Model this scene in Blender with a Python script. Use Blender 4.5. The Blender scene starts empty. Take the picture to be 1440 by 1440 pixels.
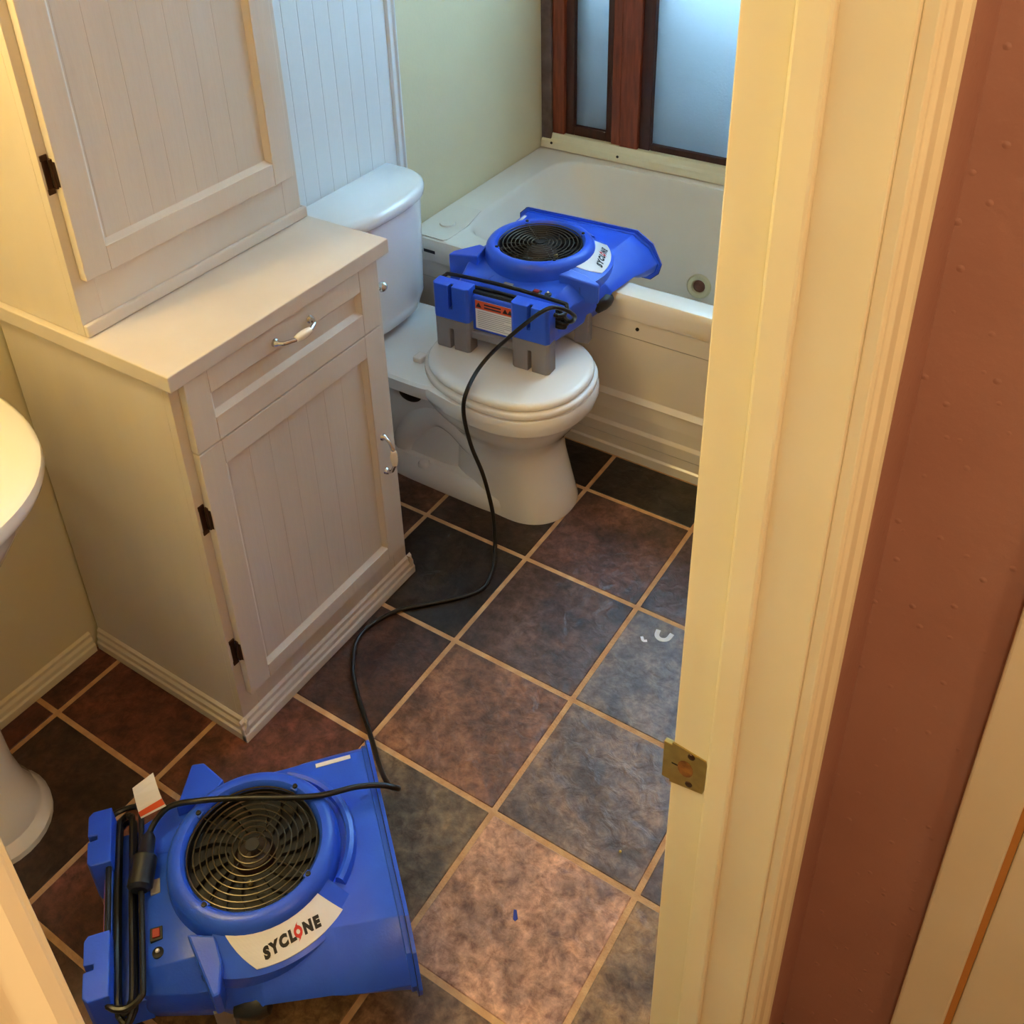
import bpy, bmesh, math, random
from mathutils import Vector, Matrix
random.seed(7)
PI = math.pi
scene = bpy.context.scene
COL = scene.collection

# ------------------------------------------------------------------ camera
cam_d = bpy.data.cameras.new('camera')
cam = bpy.data.objects.new('camera', cam_d); COL.objects.link(cam)
cam_d.sensor_width = 36; cam_d.sensor_fit = 'HORIZONTAL'
cam_d.lens = 36.869; cam_d.shift_x = 0.01594; cam_d.shift_y = -0.19628
cam_d.clip_start = 0.02; cam_d.clip_end = 60
rt = Vector((0.835407, 0.548807, -0.030097)); up = Vector((-0.260482, 0.443541, 0.857567)); bk = Vector((0.483988, -0.708578, 0.513491))
M = Matrix.Identity(4)
for i in range(3):
    M[i][0], M[i][1], M[i][2] = rt[i], up[i], bk[i]
M.translation = (0.740865, -1.014654, 1.889117)
cam.matrix_world = M
scene.camera = cam

# ------------------------------------------------------------------ world (overcast sky outside the window), exposure
w = bpy.data.worlds.new('sky'); scene.world = w; w.use_nodes = True
wb = w.node_tree.nodes['Background']; wb.inputs[0].default_value = (0.44, 0.76, 1.0, 1); wb.inputs[1].default_value = 24.5
scene.cycles.sample_clamp_indirect = 0.0
vs = scene.view_settings
vs.view_transform = 'Standard'; vs.look = 'None'; vs.exposure = 0.34; vs.gamma = 1.0; vs.use_curve_mapping = False
VANITY_W, HALL_W = 13.5, 14.5
VANITY_C, HALL_C = (1.0, 0.78, 0.34), (1.0, 0.80, 0.48)

# ------------------------------------------------------------------ helpers
def s2l(c):
    return tuple((v/255/12.92 if v/255 <= .04045 else ((v/255+.055)/1.055)**2.4) for v in c)
MATS = {}
def mat(name, rgb, rough=.5, metal=0, var=None, vscale=20, vamt=.5, bump=0, bscale=60, coat=0, spec=.5, lin=False, stretch=None):
    if name in MATS: return MATS[name]
    m = bpy.data.materials.new(name); m.use_nodes = True; MATS[name] = m
    nt = m.node_tree; b = nt.nodes['Principled BSDF']
    c = rgb if lin else s2l(rgb)
    b.inputs['Base Color'].default_value = (*c, 1); b.inputs['Roughness'].default_value = rough; b.inputs['Metallic'].default_value = metal
    b.inputs['Coat Weight'].default_value = coat; b.inputs['Specular IOR Level'].default_value = spec
    tc = nt.nodes.new('ShaderNodeTexCoord'); src = tc.outputs['Object']
    if stretch:
        mp = nt.nodes.new('ShaderNodeMapping'); mp.inputs['Scale'].default_value = stretch
        nt.links.new(src, mp.inputs[0]); src = mp.outputs[0]
    if var:
        n = nt.nodes.new('ShaderNodeTexNoise'); n.inputs['Scale'].default_value = vscale; n.inputs['Detail'].default_value = 6
        nt.links.new(src, n.inputs['Vector'])
        r = nt.nodes.new('ShaderNodeValToRGB'); r.color_ramp.elements[0].position = .5-vamt/2; r.color_ramp.elements[1].position = .5+vamt/2
        r.color_ramp.elements[0].color = (*c, 1); r.color_ramp.elements[1].color = (*(s2l(var)), 1)
        nt.links.new(n.outputs[0], r.inputs[0]); nt.links.new(r.outputs[0], b.inputs['Base Color'])
    if bump:
        n2 = nt.nodes.new('ShaderNodeTexNoise'); n2.inputs['Scale'].default_value = bscale; n2.inputs['Detail'].default_value = 4
        nt.links.new(src, n2.inputs['Vector'])
        bp = nt.nodes.new('ShaderNodeBump'); bp.inputs['Strength'].default_value = bump; bp.inputs['Distance'].default_value = .004
        nt.links.new(n2.outputs[0], bp.inputs['Height']); nt.links.new(bp.outputs[0], b.inputs['Normal'])
    return m

class MB:
    def __init__(s): s.v = []; s.f = []
    def add(s, vs, fs):
        o = len(s.v); s.v += [tuple(p) for p in vs]; s.f += [tuple(i+o for i in f) for f in fs]; return s
    def box(s, x0, x1, y0, y1, z0, z1):
        x0, x1 = sorted((x0, x1)); y0, y1 = sorted((y0, y1)); z0, z1 = sorted((z0, z1))
        return s.add([(x0,y0,z0),(x1,y0,z0),(x1,y1,z0),(x0,y1,z0),(x0,y0,z1),(x1,y0,z1),(x1,y1,z1),(x0,y1,z1)],
                     [(3,2,1,0),(4,5,6,7),(0,1,5,4),(1,2,6,5),(2,3,7,6),(3,0,4,7)])
    def loft(s, loops, cap0=True, cap1=True):
        n = len(loops[0]); vs = [p for l in loops for p in l]; fs = []
        for a in range(len(loops)-1):
            for k in range(n):
                fs.append((a*n+k, a*n+(k+1) % n, (a+1)*n+(k+1) % n, (a+1)*n+k))
        if cap0: fs.append(tuple(range(n-1, -1, -1)))
        if cap1: fs.append(tuple((len(loops)-1)*n+k for k in range(n)))
        return s.add(vs, fs)
    def prism(s, poly, z0, z1, top=None):
        lo = [(x, y, z0) for x, y in poly]; hi = [(x, y, (top(x, y) if top else z1)) for x, y in poly]
        return s.loft([lo, hi])
    def lathe(s, prof, c=(0,0,0), n=48, axis='z', closed=False):
        loops = []
        for k in range(n):
            a = 2*PI*k/n; l = []
            for r, h in prof:
                p = (r*math.cos(a), r*math.sin(a), h)
                if axis == 'x': p = (h, p[0], p[1])
                if axis == 'y': p = (p[1], h, p[0])
                l.append((p[0]+c[0], p[1]+c[1], p[2]+c[2]))
            loops.append(l)
        m = len(prof); vs = [p for l in loops for p in l]; fs = []
        for k in range(n):
            for j in range(m if closed else m-1):
                fs.append((k*m+j, ((k+1) % n)*m+j, ((k+1) % n)*m+(j+1) % m, k*m+(j+1) % m))
        return s.add(vs, fs)
    def tube(s, pts, r, n=8, closed=False):
        pts = [Vector(p) for p in pts]; N = len(pts); loops = []; prev = None
        for i, p in enumerate(pts):
            if closed: t = pts[(i+1) % N]-pts[i-1]
            else: t = pts[min(i+1, N-1)]-pts[max(i-1, 0)]
            if t.length < 1e-9: t = Vector((0,0,1))
            t.normalize()
            if prev is None:
                u = t.orthogonal().normalized()
            else:
                u = prev-t*prev.dot(t); u = u.normalized() if u.length > 1e-6 else t.orthogonal().normalized()
            prev = u; v = t.cross(u); rr = r[i] if isinstance(r, (list, tuple)) else r
            loops.append([tuple(p+u*rr*math.cos(2*PI*k/n)+v*rr*math.sin(2*PI*k/n)) for k in range(n)])
        if closed: return s.loft(loops+[loops[0]], False, False)
        return s.loft(loops)
    def sphere(s, c, r, n=12, m=8, sc=(1,1,1)):
        prof = [(r*math.sin(PI*j/m), -r*math.cos(PI*j/m)) for j in range(m+1)]
        t = MB().lathe(prof, n=n)
        return s.add([(x*sc[0]+c[0], y*sc[1]+c[1], z*sc[2]+c[2]) for x, y, z in t.v], t.f)
    def mesh(s, name, material, bevel=0, segs=2, smooth=False, weld=True):
        me = bpy.data.meshes.new(name); me.from_pydata(s.v, [], s.f)
        bm = bmesh.new(); bm.from_mesh(me)
        if weld: bmesh.ops.remove_doubles(bm, verts=bm.verts, dist=1e-5)
        bmesh.ops.recalc_face_normals(bm, faces=bm.faces)
        if bevel:
            es = [e for e in bm.edges if len(e.link_faces) == 2 and e.calc_face_angle(0) > math.radians(28)]
            bmesh.ops.bevel(bm, geom=es, offset=bevel, segments=segs, profile=.5, affect='EDGES', clamp_overlap=True)
        bm.to_mesh(me); bm.free()
        me.materials.append(material)
        if smooth:
            for p in me.polygons: p.use_smooth = True
            me.set_sharp_from_angle(angle=math.radians(smooth if smooth is not True else 40))
        return me

def link(name, me, parent=None, loc=None):
    o = bpy.data.objects.new(name, me); COL.objects.link(o)
    if parent: o.parent = parent
    if loc: o.location = loc
    return o
def obj(name, mb, material, parent=None, bevel=0, segs=2, smooth=False, label=None):
    o = link(name, mb.mesh(name, material, bevel, segs, smooth), parent)
    if label: o['label'] = label
    return o
def thing(name, label, cat, loc=(0,0,0), rz=0, group=None):
    o = bpy.data.objects.new(name, None); COL.objects.link(o); o.empty_display_size = .05
    o.location = loc; o.rotation_euler = (0, 0, rz); o['label'] = label; o['category'] = cat
    if group: o['group'] = group
    return o
def tag(o, label, cat, group=None):
    o['label'] = label; o['category'] = cat
    if group: o['group'] = group
    return o
def struct(o, label, cat):
    o['kind'] = 'structure'; o['label'] = label; o['category'] = cat
    return o
def sempty(name, label, cat):
    return struct(thing(name, label, cat), label, cat)
def catmull(pts, k=8, closed=False):
    P = [Vector(p) for p in pts]; out = []; N = len(P)
    rng = range(N) if closed else range(N-1)
    for i in rng:
        a = P[(i-1) % N] if closed or i > 0 else P[0]*2-P[1]
        b = P[i]; c = P[(i+1) % N]; d = P[(i+2) % N] if closed or i+2 < N else P[-1]*2-P[-2]
        for j in range(k):
            t = j/k
            out.append(.5*((2*b)+(c-a)*t+(2*a-5*b+4*c-d)*t*t+(3*b-3*c+d-a)*t**3))
    if not closed: out.append(P[-1])
    return out

# ------------------------------------------------------------------ materials
M_wall = mat('wall_paint', (224, 212, 174), .6, var=(216, 204, 164), vscale=3, bump=.08, bscale=90)
M_ceil = mat('ceiling_paint', (232, 226, 210), .8, bump=.1, bscale=60)
M_trim = mat('trim_paint', (232, 222, 190), .38, var=(222, 210, 176), vscale=5, bump=.05, bscale=50)
M_cab = mat('cabinet_paint', (218, 206, 192), .42, var=(209, 197, 182), vscale=9, bump=.12, bscale=70, stretch=(1, 1, .15))
M_ctop = mat('countertop_paint', (214, 203, 192), .4, var=(204, 192, 180), vscale=7, bump=.06, bscale=60)
M_bead = mat('beadboard_paint', (222, 224, 224), .42, bump=.05, bscale=50)
M_brown = mat('brown_wall_paint', (172, 128, 112), .5, var=(162, 118, 102), vscale=6, bump=.25, bscale=70)
M_grout = mat('grout', (214, 172, 126), .85, var=(180, 134, 92), vscale=30, bump=.4, bscale=200)
M_porc = mat('porcelain', (238, 234, 230), .12, coat=.5)
M_seat = mat('toilet_seat_plastic', (236, 230, 224), .22)
M_tub = mat('tub_acrylic', (230, 220, 206), .2, var=(222, 211, 196), vscale=4, coat=.2)
M_chrome = mat('chrome', (205, 205, 205), .14, metal=1)
M_brass = mat('brass_plate', (190, 170, 105), .35, metal=.8, var=(160, 140, 85), vscale=60)
M_bronze = mat('dark_bronze', (70, 48, 38), .4, metal=.7)
M_ceramic = mat('ceramic_pull', (232, 220, 200), .15, coat=.5)
M_blue = mat('blue_plastic', (44, 94, 226), .3, var=(37, 80, 212), vscale=12, bump=.08, bscale=260)
M_grey = mat('grey_rubber', (128, 122, 124), .6, bump=.1, bscale=150)
M_black = mat('black_plastic', (22, 21, 22), .45)
M_cord = mat('black_cord', (20, 20, 20), .33)
M_wire = mat('grille_wire', (96, 88, 76), .3, metal=.9)
M_white = mat('sticker_white', (225, 222, 220), .4)
M_orange = mat('sticker_orange', (214, 82, 30), .45)
M_ink = mat('black_ink', (20, 18, 20), .5)
M_inkgrey = mat('grey_ink', (140, 138, 142), .6)
M_red = mat('red_ink', (205, 45, 35), .5)
M_wood = mat('stained_wood', (146, 70, 42), .45, var=(98, 40, 26), vscale=14, bump=.25, bscale=40, stretch=(6, 6, .6))
M_wood2 = mat('dark_stained_wood', (72, 32, 24), .5, var=(48, 22, 18), vscale=14, bump=.25, bscale=40, stretch=(6, 6, .6))
M_greyw = mat('weathered_wood', (112, 92, 84), .7, var=(80, 60, 55), vscale=25, bump=.4, bscale=60)
M_dark = mat('dark_hole', (14, 12, 12), .7)
M_paint = mat('dried_paint', (225, 228, 235), .5)
M_scrap = mat('blue_tape', (30, 50, 150), .5)
M_hallfloor = mat('hall_floor_wood', (120, 82, 50), .5, var=(96, 62, 38), vscale=10, stretch=(1, 8, 1))
M_glow = bpy.data.materials.new('lamp_glass'); M_glow.use_nodes = True
_b = M_glow.node_tree.nodes['Principled BSDF']; _b.inputs['Base Color'].default_value = (.9, .8, .6, 1)
_b.inputs['Emission Color'].default_value = (1, .72, .36, 1); _b.inputs['Emission Strength'].default_value = 1.5

nt = M_brown.node_tree; _bs = nt.nodes['Principled BSDF']
_v = nt.nodes.new('ShaderNodeTexVoronoi'); _v.inputs['Scale'].default_value = 42
_tc = nt.nodes.new('ShaderNodeTexCoord'); nt.links.new(_tc.outputs['Object'], _v.inputs['Vector'])
_r = nt.nodes.new('ShaderNodeValToRGB'); _r.color_ramp.elements[0].position = .05; _r.color_ramp.elements[1].position = .17
_r.color_ramp.elements[0].color = (1, 1, 1, 1); _r.color_ramp.elements[1].color = (0, 0, 0, 1)
_b2 = nt.nodes.new('ShaderNodeBump'); _b2.inputs['Strength'].default_value = .35; _b2.inputs['Distance'].default_value = .003
_old = _bs.inputs['Normal'].links[0].from_socket
nt.links.new(_v.outputs['Distance'], _r.inputs[0]); nt.links.new(_r.outputs[0], _b2.inputs['Height']); nt.links.new(_old, _b2.inputs['Normal']); nt.links.new(_b2.outputs[0], _bs.inputs['Normal'])

# slate tile: each tile's own stone colour comes from the object colour
M_tile = bpy.data.materials.new('slate_tile'); M_tile.use_nodes = True
nt = M_tile.node_tree; b = nt.nodes['Principled BSDF']; N = nt.nodes.new; Lk = nt.links.new
oi = N('ShaderNodeObjectInfo'); tc = N('ShaderNodeTexCoord'); ad = N('ShaderNodeVectorMath'); ad.operation = 'ADD'
geo = N('ShaderNodeNewGeometry')
sc = N('ShaderNodeVectorMath'); sc.operation = 'SCALE'; sc.inputs['Scale'].default_value = 1
Lk(geo.outputs['Position'], ad.inputs[0]); 
n1 = N('ShaderNodeTexNoise'); n1.inputs['Scale'].default_value = 9; n1.inputs['Detail'].default_value = 8; n1.inputs['Roughness'].default_value = .65; n1.inputs['Distortion'].default_value = .25
n2 = N('ShaderNodeTexNoise'); n2.inputs['Scale'].default_value = 42; n2.inputs['Detail'].default_value = 8; n2.inputs['Roughness'].default_value = .7; n2.inputs['Distortion'].default_value = .35
for n in (n1, n2): Lk(ad.outputs[0], n.inputs['Vector'])
r1 = N('ShaderNodeValToRGB'); r1.color_ramp.elements[0].position = .38; r1.color_ramp.elements[1].position = .64
r1.color_ramp.elements[0].color = (.54, .48, .47, 1); r1.color_ramp.elements[1].color = (1.62, 1.36, 1.12, 1)
r2 = N('ShaderNodeValToRGB'); r2.color_ramp.elements[0].position = .34; r2.color_ramp.elements[1].position = .66
r2.color_ramp.elements[0].color = (.45, .36, .35, 1); r2.color_ramp.elements[1].color = (1.5, 1.46, 1.4, 1)
Lk(n1.outputs[0], r1.inputs[0]); Lk(n2.outputs[0], r2.inputs[0])
m1 = N('ShaderNodeMix'); m1.data_type = 'RGBA'; m1.blend_type = 'MULTIPLY'; m1.inputs[0].default_value = 1
m2 = N('ShaderNodeMix'); m2.data_type = 'RGBA'; m2.blend_type = 'MULTIPLY'; m2.inputs[0].default_value = 1
Lk(oi.outputs['Color'], m1.inputs[6]); Lk(r1.outputs[0], m1.inputs[7]); Lk(m1.outputs[2], m2.inputs[6]); Lk(r2.outputs[0], m2.inputs[7])
Lk(m2.outputs[2], b.inputs['Base Color'])
b.inputs['Roughness'].default_value = .36; b.inputs['Specular IOR Level'].default_value = .5
bp = N('ShaderNodeBump'); bp.inputs['Strength'].default_value = .6; bp.inputs['Distance'].default_value = .007
n3 = N('ShaderNodeTexNoise'); n3.inputs['Scale'].default_value = 26; n3.inputs['Detail'].default_value = 6; n3.inputs['Distortion'].default_value = .6
Lk(ad.outputs[0], n3.inputs['Vector']); Lk(n3.outputs[0], bp.inputs['Height']); Lk(bp.outputs[0], b.inputs['Normal'])

# frosted pane
M_pane = bpy.data.materials.new('frosted_glass'); M_pane.use_nodes = True
nt = M_pane.node_tree; nt.nodes.remove(nt.nodes['Principled BSDF']); N = nt.nodes.new; Lk = nt.links.new
tr = N('ShaderNodeBsdfTranslucent'); tr.inputs[0].default_value = (.86, .92, .97, 1)
gl = N('ShaderNodeBsdfGlossy'); gl.inputs['Roughness'].default_value = .35
fr = N('ShaderNodeFresnel'); mx = N('ShaderNodeMixShader')
nn = N('ShaderNodeTexNoise'); nn.inputs['Scale'].default_value = 160; bpn = N('ShaderNodeBump'); bpn.inputs['Strength'].default_value = .5; bpn.inputs['Distance'].default_value = .003
tcn = N('ShaderNodeTexCoord'); Lk(tcn.outputs['Object'], nn.inputs['Vector']); Lk(nn.outputs[0], bpn.inputs['Height'])
for q in (tr, gl, fr): Lk(bpn.outputs[0], q.inputs['Normal'])
Lk(fr.outputs[0], mx.inputs[0]); Lk(tr.outputs[0], mx.inputs[1]); Lk(gl.outputs[0], mx.inputs[2]); Lk(mx.outputs[0], nt.nodes['Material Output'].inputs[0])

# ------------------------------------------------------------------ room shell
XL, XR, YN, YB, ZC = -1.011, .494, -1.06, 1.868, 2.44
TS = .31
fl = struct(obj('floor', MB().box(XL-.1, XR+.06, YN-.1, YB+.1, -.06, -.0015), M_grout), 'brown slate tile bathroom floor with tan grout joints', 'floor')
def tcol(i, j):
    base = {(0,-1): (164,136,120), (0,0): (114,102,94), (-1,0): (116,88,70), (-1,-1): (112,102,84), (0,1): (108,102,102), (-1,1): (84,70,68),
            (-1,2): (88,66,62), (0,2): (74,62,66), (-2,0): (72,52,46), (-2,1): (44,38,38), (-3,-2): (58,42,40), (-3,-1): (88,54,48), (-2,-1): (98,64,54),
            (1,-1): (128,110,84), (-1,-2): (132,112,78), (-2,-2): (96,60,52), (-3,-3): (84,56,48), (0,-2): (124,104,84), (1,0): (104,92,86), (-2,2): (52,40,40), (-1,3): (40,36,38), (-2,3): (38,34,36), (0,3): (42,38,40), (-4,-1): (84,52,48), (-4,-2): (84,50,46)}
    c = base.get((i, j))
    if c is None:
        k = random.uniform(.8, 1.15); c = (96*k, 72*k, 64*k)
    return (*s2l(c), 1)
TILES = {}
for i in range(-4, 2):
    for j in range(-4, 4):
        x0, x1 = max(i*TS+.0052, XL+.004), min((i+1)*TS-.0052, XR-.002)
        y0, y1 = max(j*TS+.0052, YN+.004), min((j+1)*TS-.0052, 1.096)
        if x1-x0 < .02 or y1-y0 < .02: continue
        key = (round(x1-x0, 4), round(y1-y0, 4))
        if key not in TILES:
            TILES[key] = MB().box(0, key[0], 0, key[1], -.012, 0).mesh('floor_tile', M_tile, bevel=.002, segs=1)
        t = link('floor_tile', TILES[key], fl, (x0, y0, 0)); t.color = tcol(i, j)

struct(obj('ceiling', MB().box(XL-.1, 1.95, -2.4, YB+.1, ZC, ZC+.08), M_ceil), 'plain white painted ceiling above bathroom and hall', 'ceiling')
wl = struct(obj('wall_left', MB().box(XL-.1, XL, YN-.1, YB+.1, 0, ZC), M_wall), 'cream painted wall behind the toilet and cabinet', 'wall')
k = 0
y = 1.08
gs = .0525
while y > .40:
    y0 = y-gs
    obj('bead_board', MB().box(XL+.0005, XL+.008, y0+.0007, y-.0007, .02, 2.3), M_bead, wl, bevel=.0016, segs=2)
    y = y0
obj('bead_backing', MB().box(XL, XL+.0070, .38, 1.08, .02, 2.3), M_bead, wl)
# vertical trim that ends the beadboard
mb = MB().prism([(XL, 1.079), (XL+.009, 1.079), (XL+.016, 1.084), (XL+.016, 1.092), (XL+.011, 1.096), (XL+.011, 1.104), (XL+.017, 1.108), (XL+.017, 1.113), (XL+.008, 1.117), (XL, 1.117)], .53, 2.3)
struct(obj('trim_1', mb, M_bead, bevel=.0015), 'narrow white vertical trim strip beside the beadboard', 'trim')
# back wall with the window opening
WX0, WX1, WZ0, WZ1 = -.975, .45, .578, 2.2
mb = MB().box(XL-.1, WX0, YB, YB+.09, 0, ZC).box(WX1, XR+.12, YB, YB+.09, 0, ZC).box(WX0, WX1, YB, YB+.09, 0, WZ0-.03).box(WX0, WX1, YB, YB+.09, WZ1, ZC)
struct(obj('wall_back', mb, M_wall), 'cream wall around the window at the far end', 'wall')
struct(obj('wall_front', MB().box(XL-.1, .54, YN-.1, YN, 0, ZC), M_wall), 'cream bathroom wall on the near side beside the door', 'wall')
DY0, DY1, DZ = -.973, -.363, 2.05
mb = MB().box(XR, .55, DY1+.02, YB+.1, 0, ZC).box(XR, .55, -2.4, DY0-.02, 0, ZC).box(XR, .55, DY0-.02, DY1+.02, DZ+.02, ZC)
struct(obj('wall_right', mb, mat('tan_wall_paint', (196, 160, 140), .6, bump=.08, bscale=90)), 'tan painted bathroom side of the doorway wall', 'wall')
mb = MB().box(.55, .605, DY1+.02, -.06, 0, ZC).box(.55, .605, -2.4, DY0-.02, 0, ZC).box(.55, .605, DY0-.02, DY1+.02, DZ+.02, ZC)
struct(obj('wall_hall', mb, M_brown), 'reddish brown hallway wall beside the door casing', 'wall')
struct(obj('wall_hall_end', MB().box(.55, 1.95, -.06, .04, 0, ZC), M_brown), 'textured reddish brown wall at the end of the hallway', 'wall')
struct(obj('wall_hall_far', MB().box(1.85, 1.95, -2.4, -.06, 0, ZC), M_brown), 'hallway wall behind the viewer', 'wall')
struct(obj('wall_hall_back', MB().box(.5, 1.95, -2.45, -2.35, 0, ZC), M_brown), 'hallway wall at the near end', 'wall')
struct(obj('floor_hall', MB().box(.554, 1.95, -2.4, -.0, -.06, -.002), M_hallfloor), 'wooden hallway floor outside the door', 'floor')

# baseboards
def base_prof(d=.016, h=.055):
    return [(0, 0), (d, 0), (d, h*.35), (d*.72, h*.42), (d*.72, h*.62), (d*.4, h*.75), (d*.4, h*.9), (0, h)]
def extr_y(prof, x, sx, y0, y1):      # profile (depth, z) run along Y
    return MB().loft([[(x+sx*d, y0, z) for d, z in prof], [(x+sx*d, y1, z) for d, z in prof]])
def extr_x(prof, y, sy, x0, x1):
    return MB().loft([[(x0, y+sy*d, z) for d, z in prof], [(x1, y+sy*d, z) for d, z in prof]])
struct(obj('baseboard_left', extr_y(base_prof(), XL, 1, YN+.002, -.15), M_trim, bevel=.001), 'cream moulded baseboard left of the cabinet', 'baseboard')

# door frame: jambs, stops, casings, strike plate
fr_ = sempty('trim_2', 'cream painted door frame with jamb, stop and casing', 'door frame')
obj('jamb', MB().box(XR, .605, DY1, DY1+.019, 0, DZ), M_trim, fr_, bevel=.0015)
obj('jamb', MB().box(XR, .605, DY0-.019, DY0, 0, DZ), M_trim, fr_, bevel=.0015)
obj('jamb', MB().box(XR, .605, DY0-.019, DY1+.019, DZ, DZ+.019), M_trim, fr_, bevel=.0015)
obj('door_stop', MB().box(.533, .5585, DY1-.011, DY1, 0, DZ), M_trim, fr_, bevel=.003)
obj('door_stop', MB().box(.533, .5585, DY0, DY0+.011, 0, DZ), M_trim, fr_, bevel=.003)
obj('door_stop', MB().box(.533, .5585, DY0, DY1, DZ-.011, DZ), M_trim, fr_, bevel=.003)
cp = [(0, 0), (.010, 0), (.012, .004), (.012, .010), (.0155, .014), (.0155, .022), (.013, .028), (.013, .05), (.017, .058), (.018, .068), (.015, .075), (0, .075)]
obj('casing', MB().loft([[(.605+d, DY1+.006+h, z) for d, h in cp] for z in (0, DZ+.08)]), M_trim, fr_, bevel=.001)
obj('casing', MB().loft([[(.605+d, DY0-.004-h, z) for d, h in cp] for z in (0, DZ+.08)]), M_trim, fr_, bevel=.001)
obj('casing', MB().loft([[(.605+d, yy, DZ+.006+h) for d, h in cp] for yy in (DY0-.004, DY1+.006)]), M_trim, fr_, bevel=.001)
sp = MB().prism([(.0, .0), (.036, .006), (.0375, .012), (.0375, .05), (.036, .057), (.0, .062)], 0, .0016)
sp.v = [(XR-.001+x, DY1-z-.0002, .912+yv) for x, yv, z in sp.v]
spo = obj('strike_plate', sp, M_brass, fr_, label='brass strike plate')
obj('strike_lip', MB().box(XR-.010, XR, DY1-.0018, DY1+.004, .915, .97), M_brass, spo, bevel=.001)
hole = [(.509+.0085*math.cos(a), .944+.012*math.sin(a)) for a in [2*PI*q/14 for q in range(14)]]
obj('latch_hole', MB().loft([[(x, DY1-.0021, z) for x, z in hole], [(x, DY1-.0023, z) for x, z in hole]]), mat('latch_recess', (70, 36, 18), .6, var=(160, 110, 50), vscale=80), spo)
obj('latch_slot', MB().box(XR, .501, DY1-.0022, DY1-.002, .9425, .9445), M_dark, spo)
for zz in (.923, .966):
    obj('screw', MB().lathe([(0, 0), (.004, 0), (.0036, .001), (0, .0014)], n=12), M_bronze, spo).matrix_local = Matrix.Translation((.514, DY1-.0018, zz)) @ Matrix.Rotation(PI/2, 4, 'X')
# bathroom door standing open along the near wall
dr = sempty('door_1', 'cream bathroom door standing open along the near wall', 'door')
obj('door_slab', MB().box(-.115, .487, DY0-.064, DY0-.029, .012, DZ-.005), M_trim, dr, bevel=.002)
for z0, z1 in ((.2, .9), (1.05, 1.85)):
    obj('door_panel', MB().box(-.02, .39, DY0-.0295, DY0-.024, z0, z1), M_trim, dr, bevel=.003)
obj('door_knob', MB().lathe([(0, 0), (.028, 0), (.028, .006), (.012, .01), (.012, .035), (.027, .045), (.027, .06), (.012, .07), (0, .07)], (-.05, DY0-.028, .945), 20, 'y'), M_brass, dr, smooth=True)
# second door on the hall end wall
d2 = sempty('door_2', 'cream closet door with casing at right of the brown wall', 'door')
obj('casing', MB().box(.752, .8135, -.077, -.06, 0, DZ+.02), M_trim, d2, bevel=.003)
obj('casing', MB().box(1.5585, 1.62, -.077, -.06, 0, DZ+.02), M_trim, d2, bevel=.003)
obj('casing', MB().box(.752, 1.62, -.077, -.06, DZ+.02, DZ+.09), M_trim, d2, bevel=.002)
obj('jamb', MB().box(.813, .822, -.070, -.06, 0, DZ+.02), mat('bare_wood', (190, 130, 62), .6), d2)
obj('door_slab', MB().box(.8225, 1.55, -.072, -.061, .01, DZ+.015), M_trim, d2, bevel=.002)

# ------------------------------------------------------------------ window
wn = sempty('window_1', 'dark wood framed window with frosted glass above the tub', 'window')
obj('frame_stile', MB().box(XL+.001, -.972, YB-.006, YB+.05, .535, WZ1), M_greyw, wn, bevel=.003)
obj('frame_stile', MB().box(-.972, -.928, YB+.004, YB+.06, .58, WZ1), M_wood, wn, bevel=.003)
obj('frame_stile', MB().box(-.928, -.898, YB+.018, YB+.06, .58, WZ1), M_wood2, wn, bevel=.002)
obj('frame_stile', MB().box(-.778, -.754, YB+.018, YB+.06, .58, WZ1), M_wood2, wn, bevel=.002)
obj('frame_stile', MB().box(-.754, -.722, YB+.008, YB+.06, .58, WZ1), M_wood, wn, bevel=.003)
obj('frame_stile', MB().box(-.7205, -.655, YB+.002, YB+.06, .58, WZ1), M_wood, wn, bevel=.003)
obj('frame_stile', MB().box(-.655, -.617, YB+.014, YB+.06, .58, WZ1), M_wood2, wn, bevel=.003)
obj('frame_stile', MB().box(.40, .45, YB+.004, YB+.06, .58, WZ1), M_wood, wn, bevel=.003)
obj('frame_rail', MB().box(-.898, -.778, YB+.02, YB+.06, .578, .612), M_wood2, wn, bevel=.003)
obj('frame_rail', MB().box(-.617, .40, YB+.02, YB+.06, .578, .600), M_wood2, wn, bevel=.003)
obj('frame_rail', MB().box(-.898, .40, YB+.02, YB+.06, WZ1-.04, WZ1), M_wood2, wn, bevel=.003)
obj('pane', MB().box(-.902, -.774, YB+.036, YB+.040, .60, WZ1-.02), M_pane, wn)
obj('pane', MB().box(-.621, .404, YB+.036, YB+.040, .59, WZ1-.02), M_pane, wn)
obj('outer_rail', MB().box(-.975, .45, YB+.062, YB+.1, .5, .67), M_wood2, wn, bevel=.003)
obj('outer_stile', MB().box(-.975, -.852, YB+.062, YB+.1, .67, WZ1), M_wood2, wn, bevel=.003)
obj('outer_stile', MB().box(-.73, -.590, YB+.062, YB+.1, .67, WZ1), M_wood2, wn, bevel=.003)
ws = obj('window_sill', MB().loft([[(x, YB-.018, .531), (x, YB-.014, .556), (x, YB-.004, .562), (x, YB+.002, .580), (x, YB+.03, .580), (x, YB+.03, .531)] for x in (XL+.004, XR-.004)]), M_trim, wn, bevel=.002)
for x in (-.965, -.715, -.30):
    obj('screw_hole', MB().lathe([(0, 0), (.0045, 0), (.0045, .002), (0, .002)], (x, YB-.0175, .551), 10, 'y'), M_dark, ws)
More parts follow.
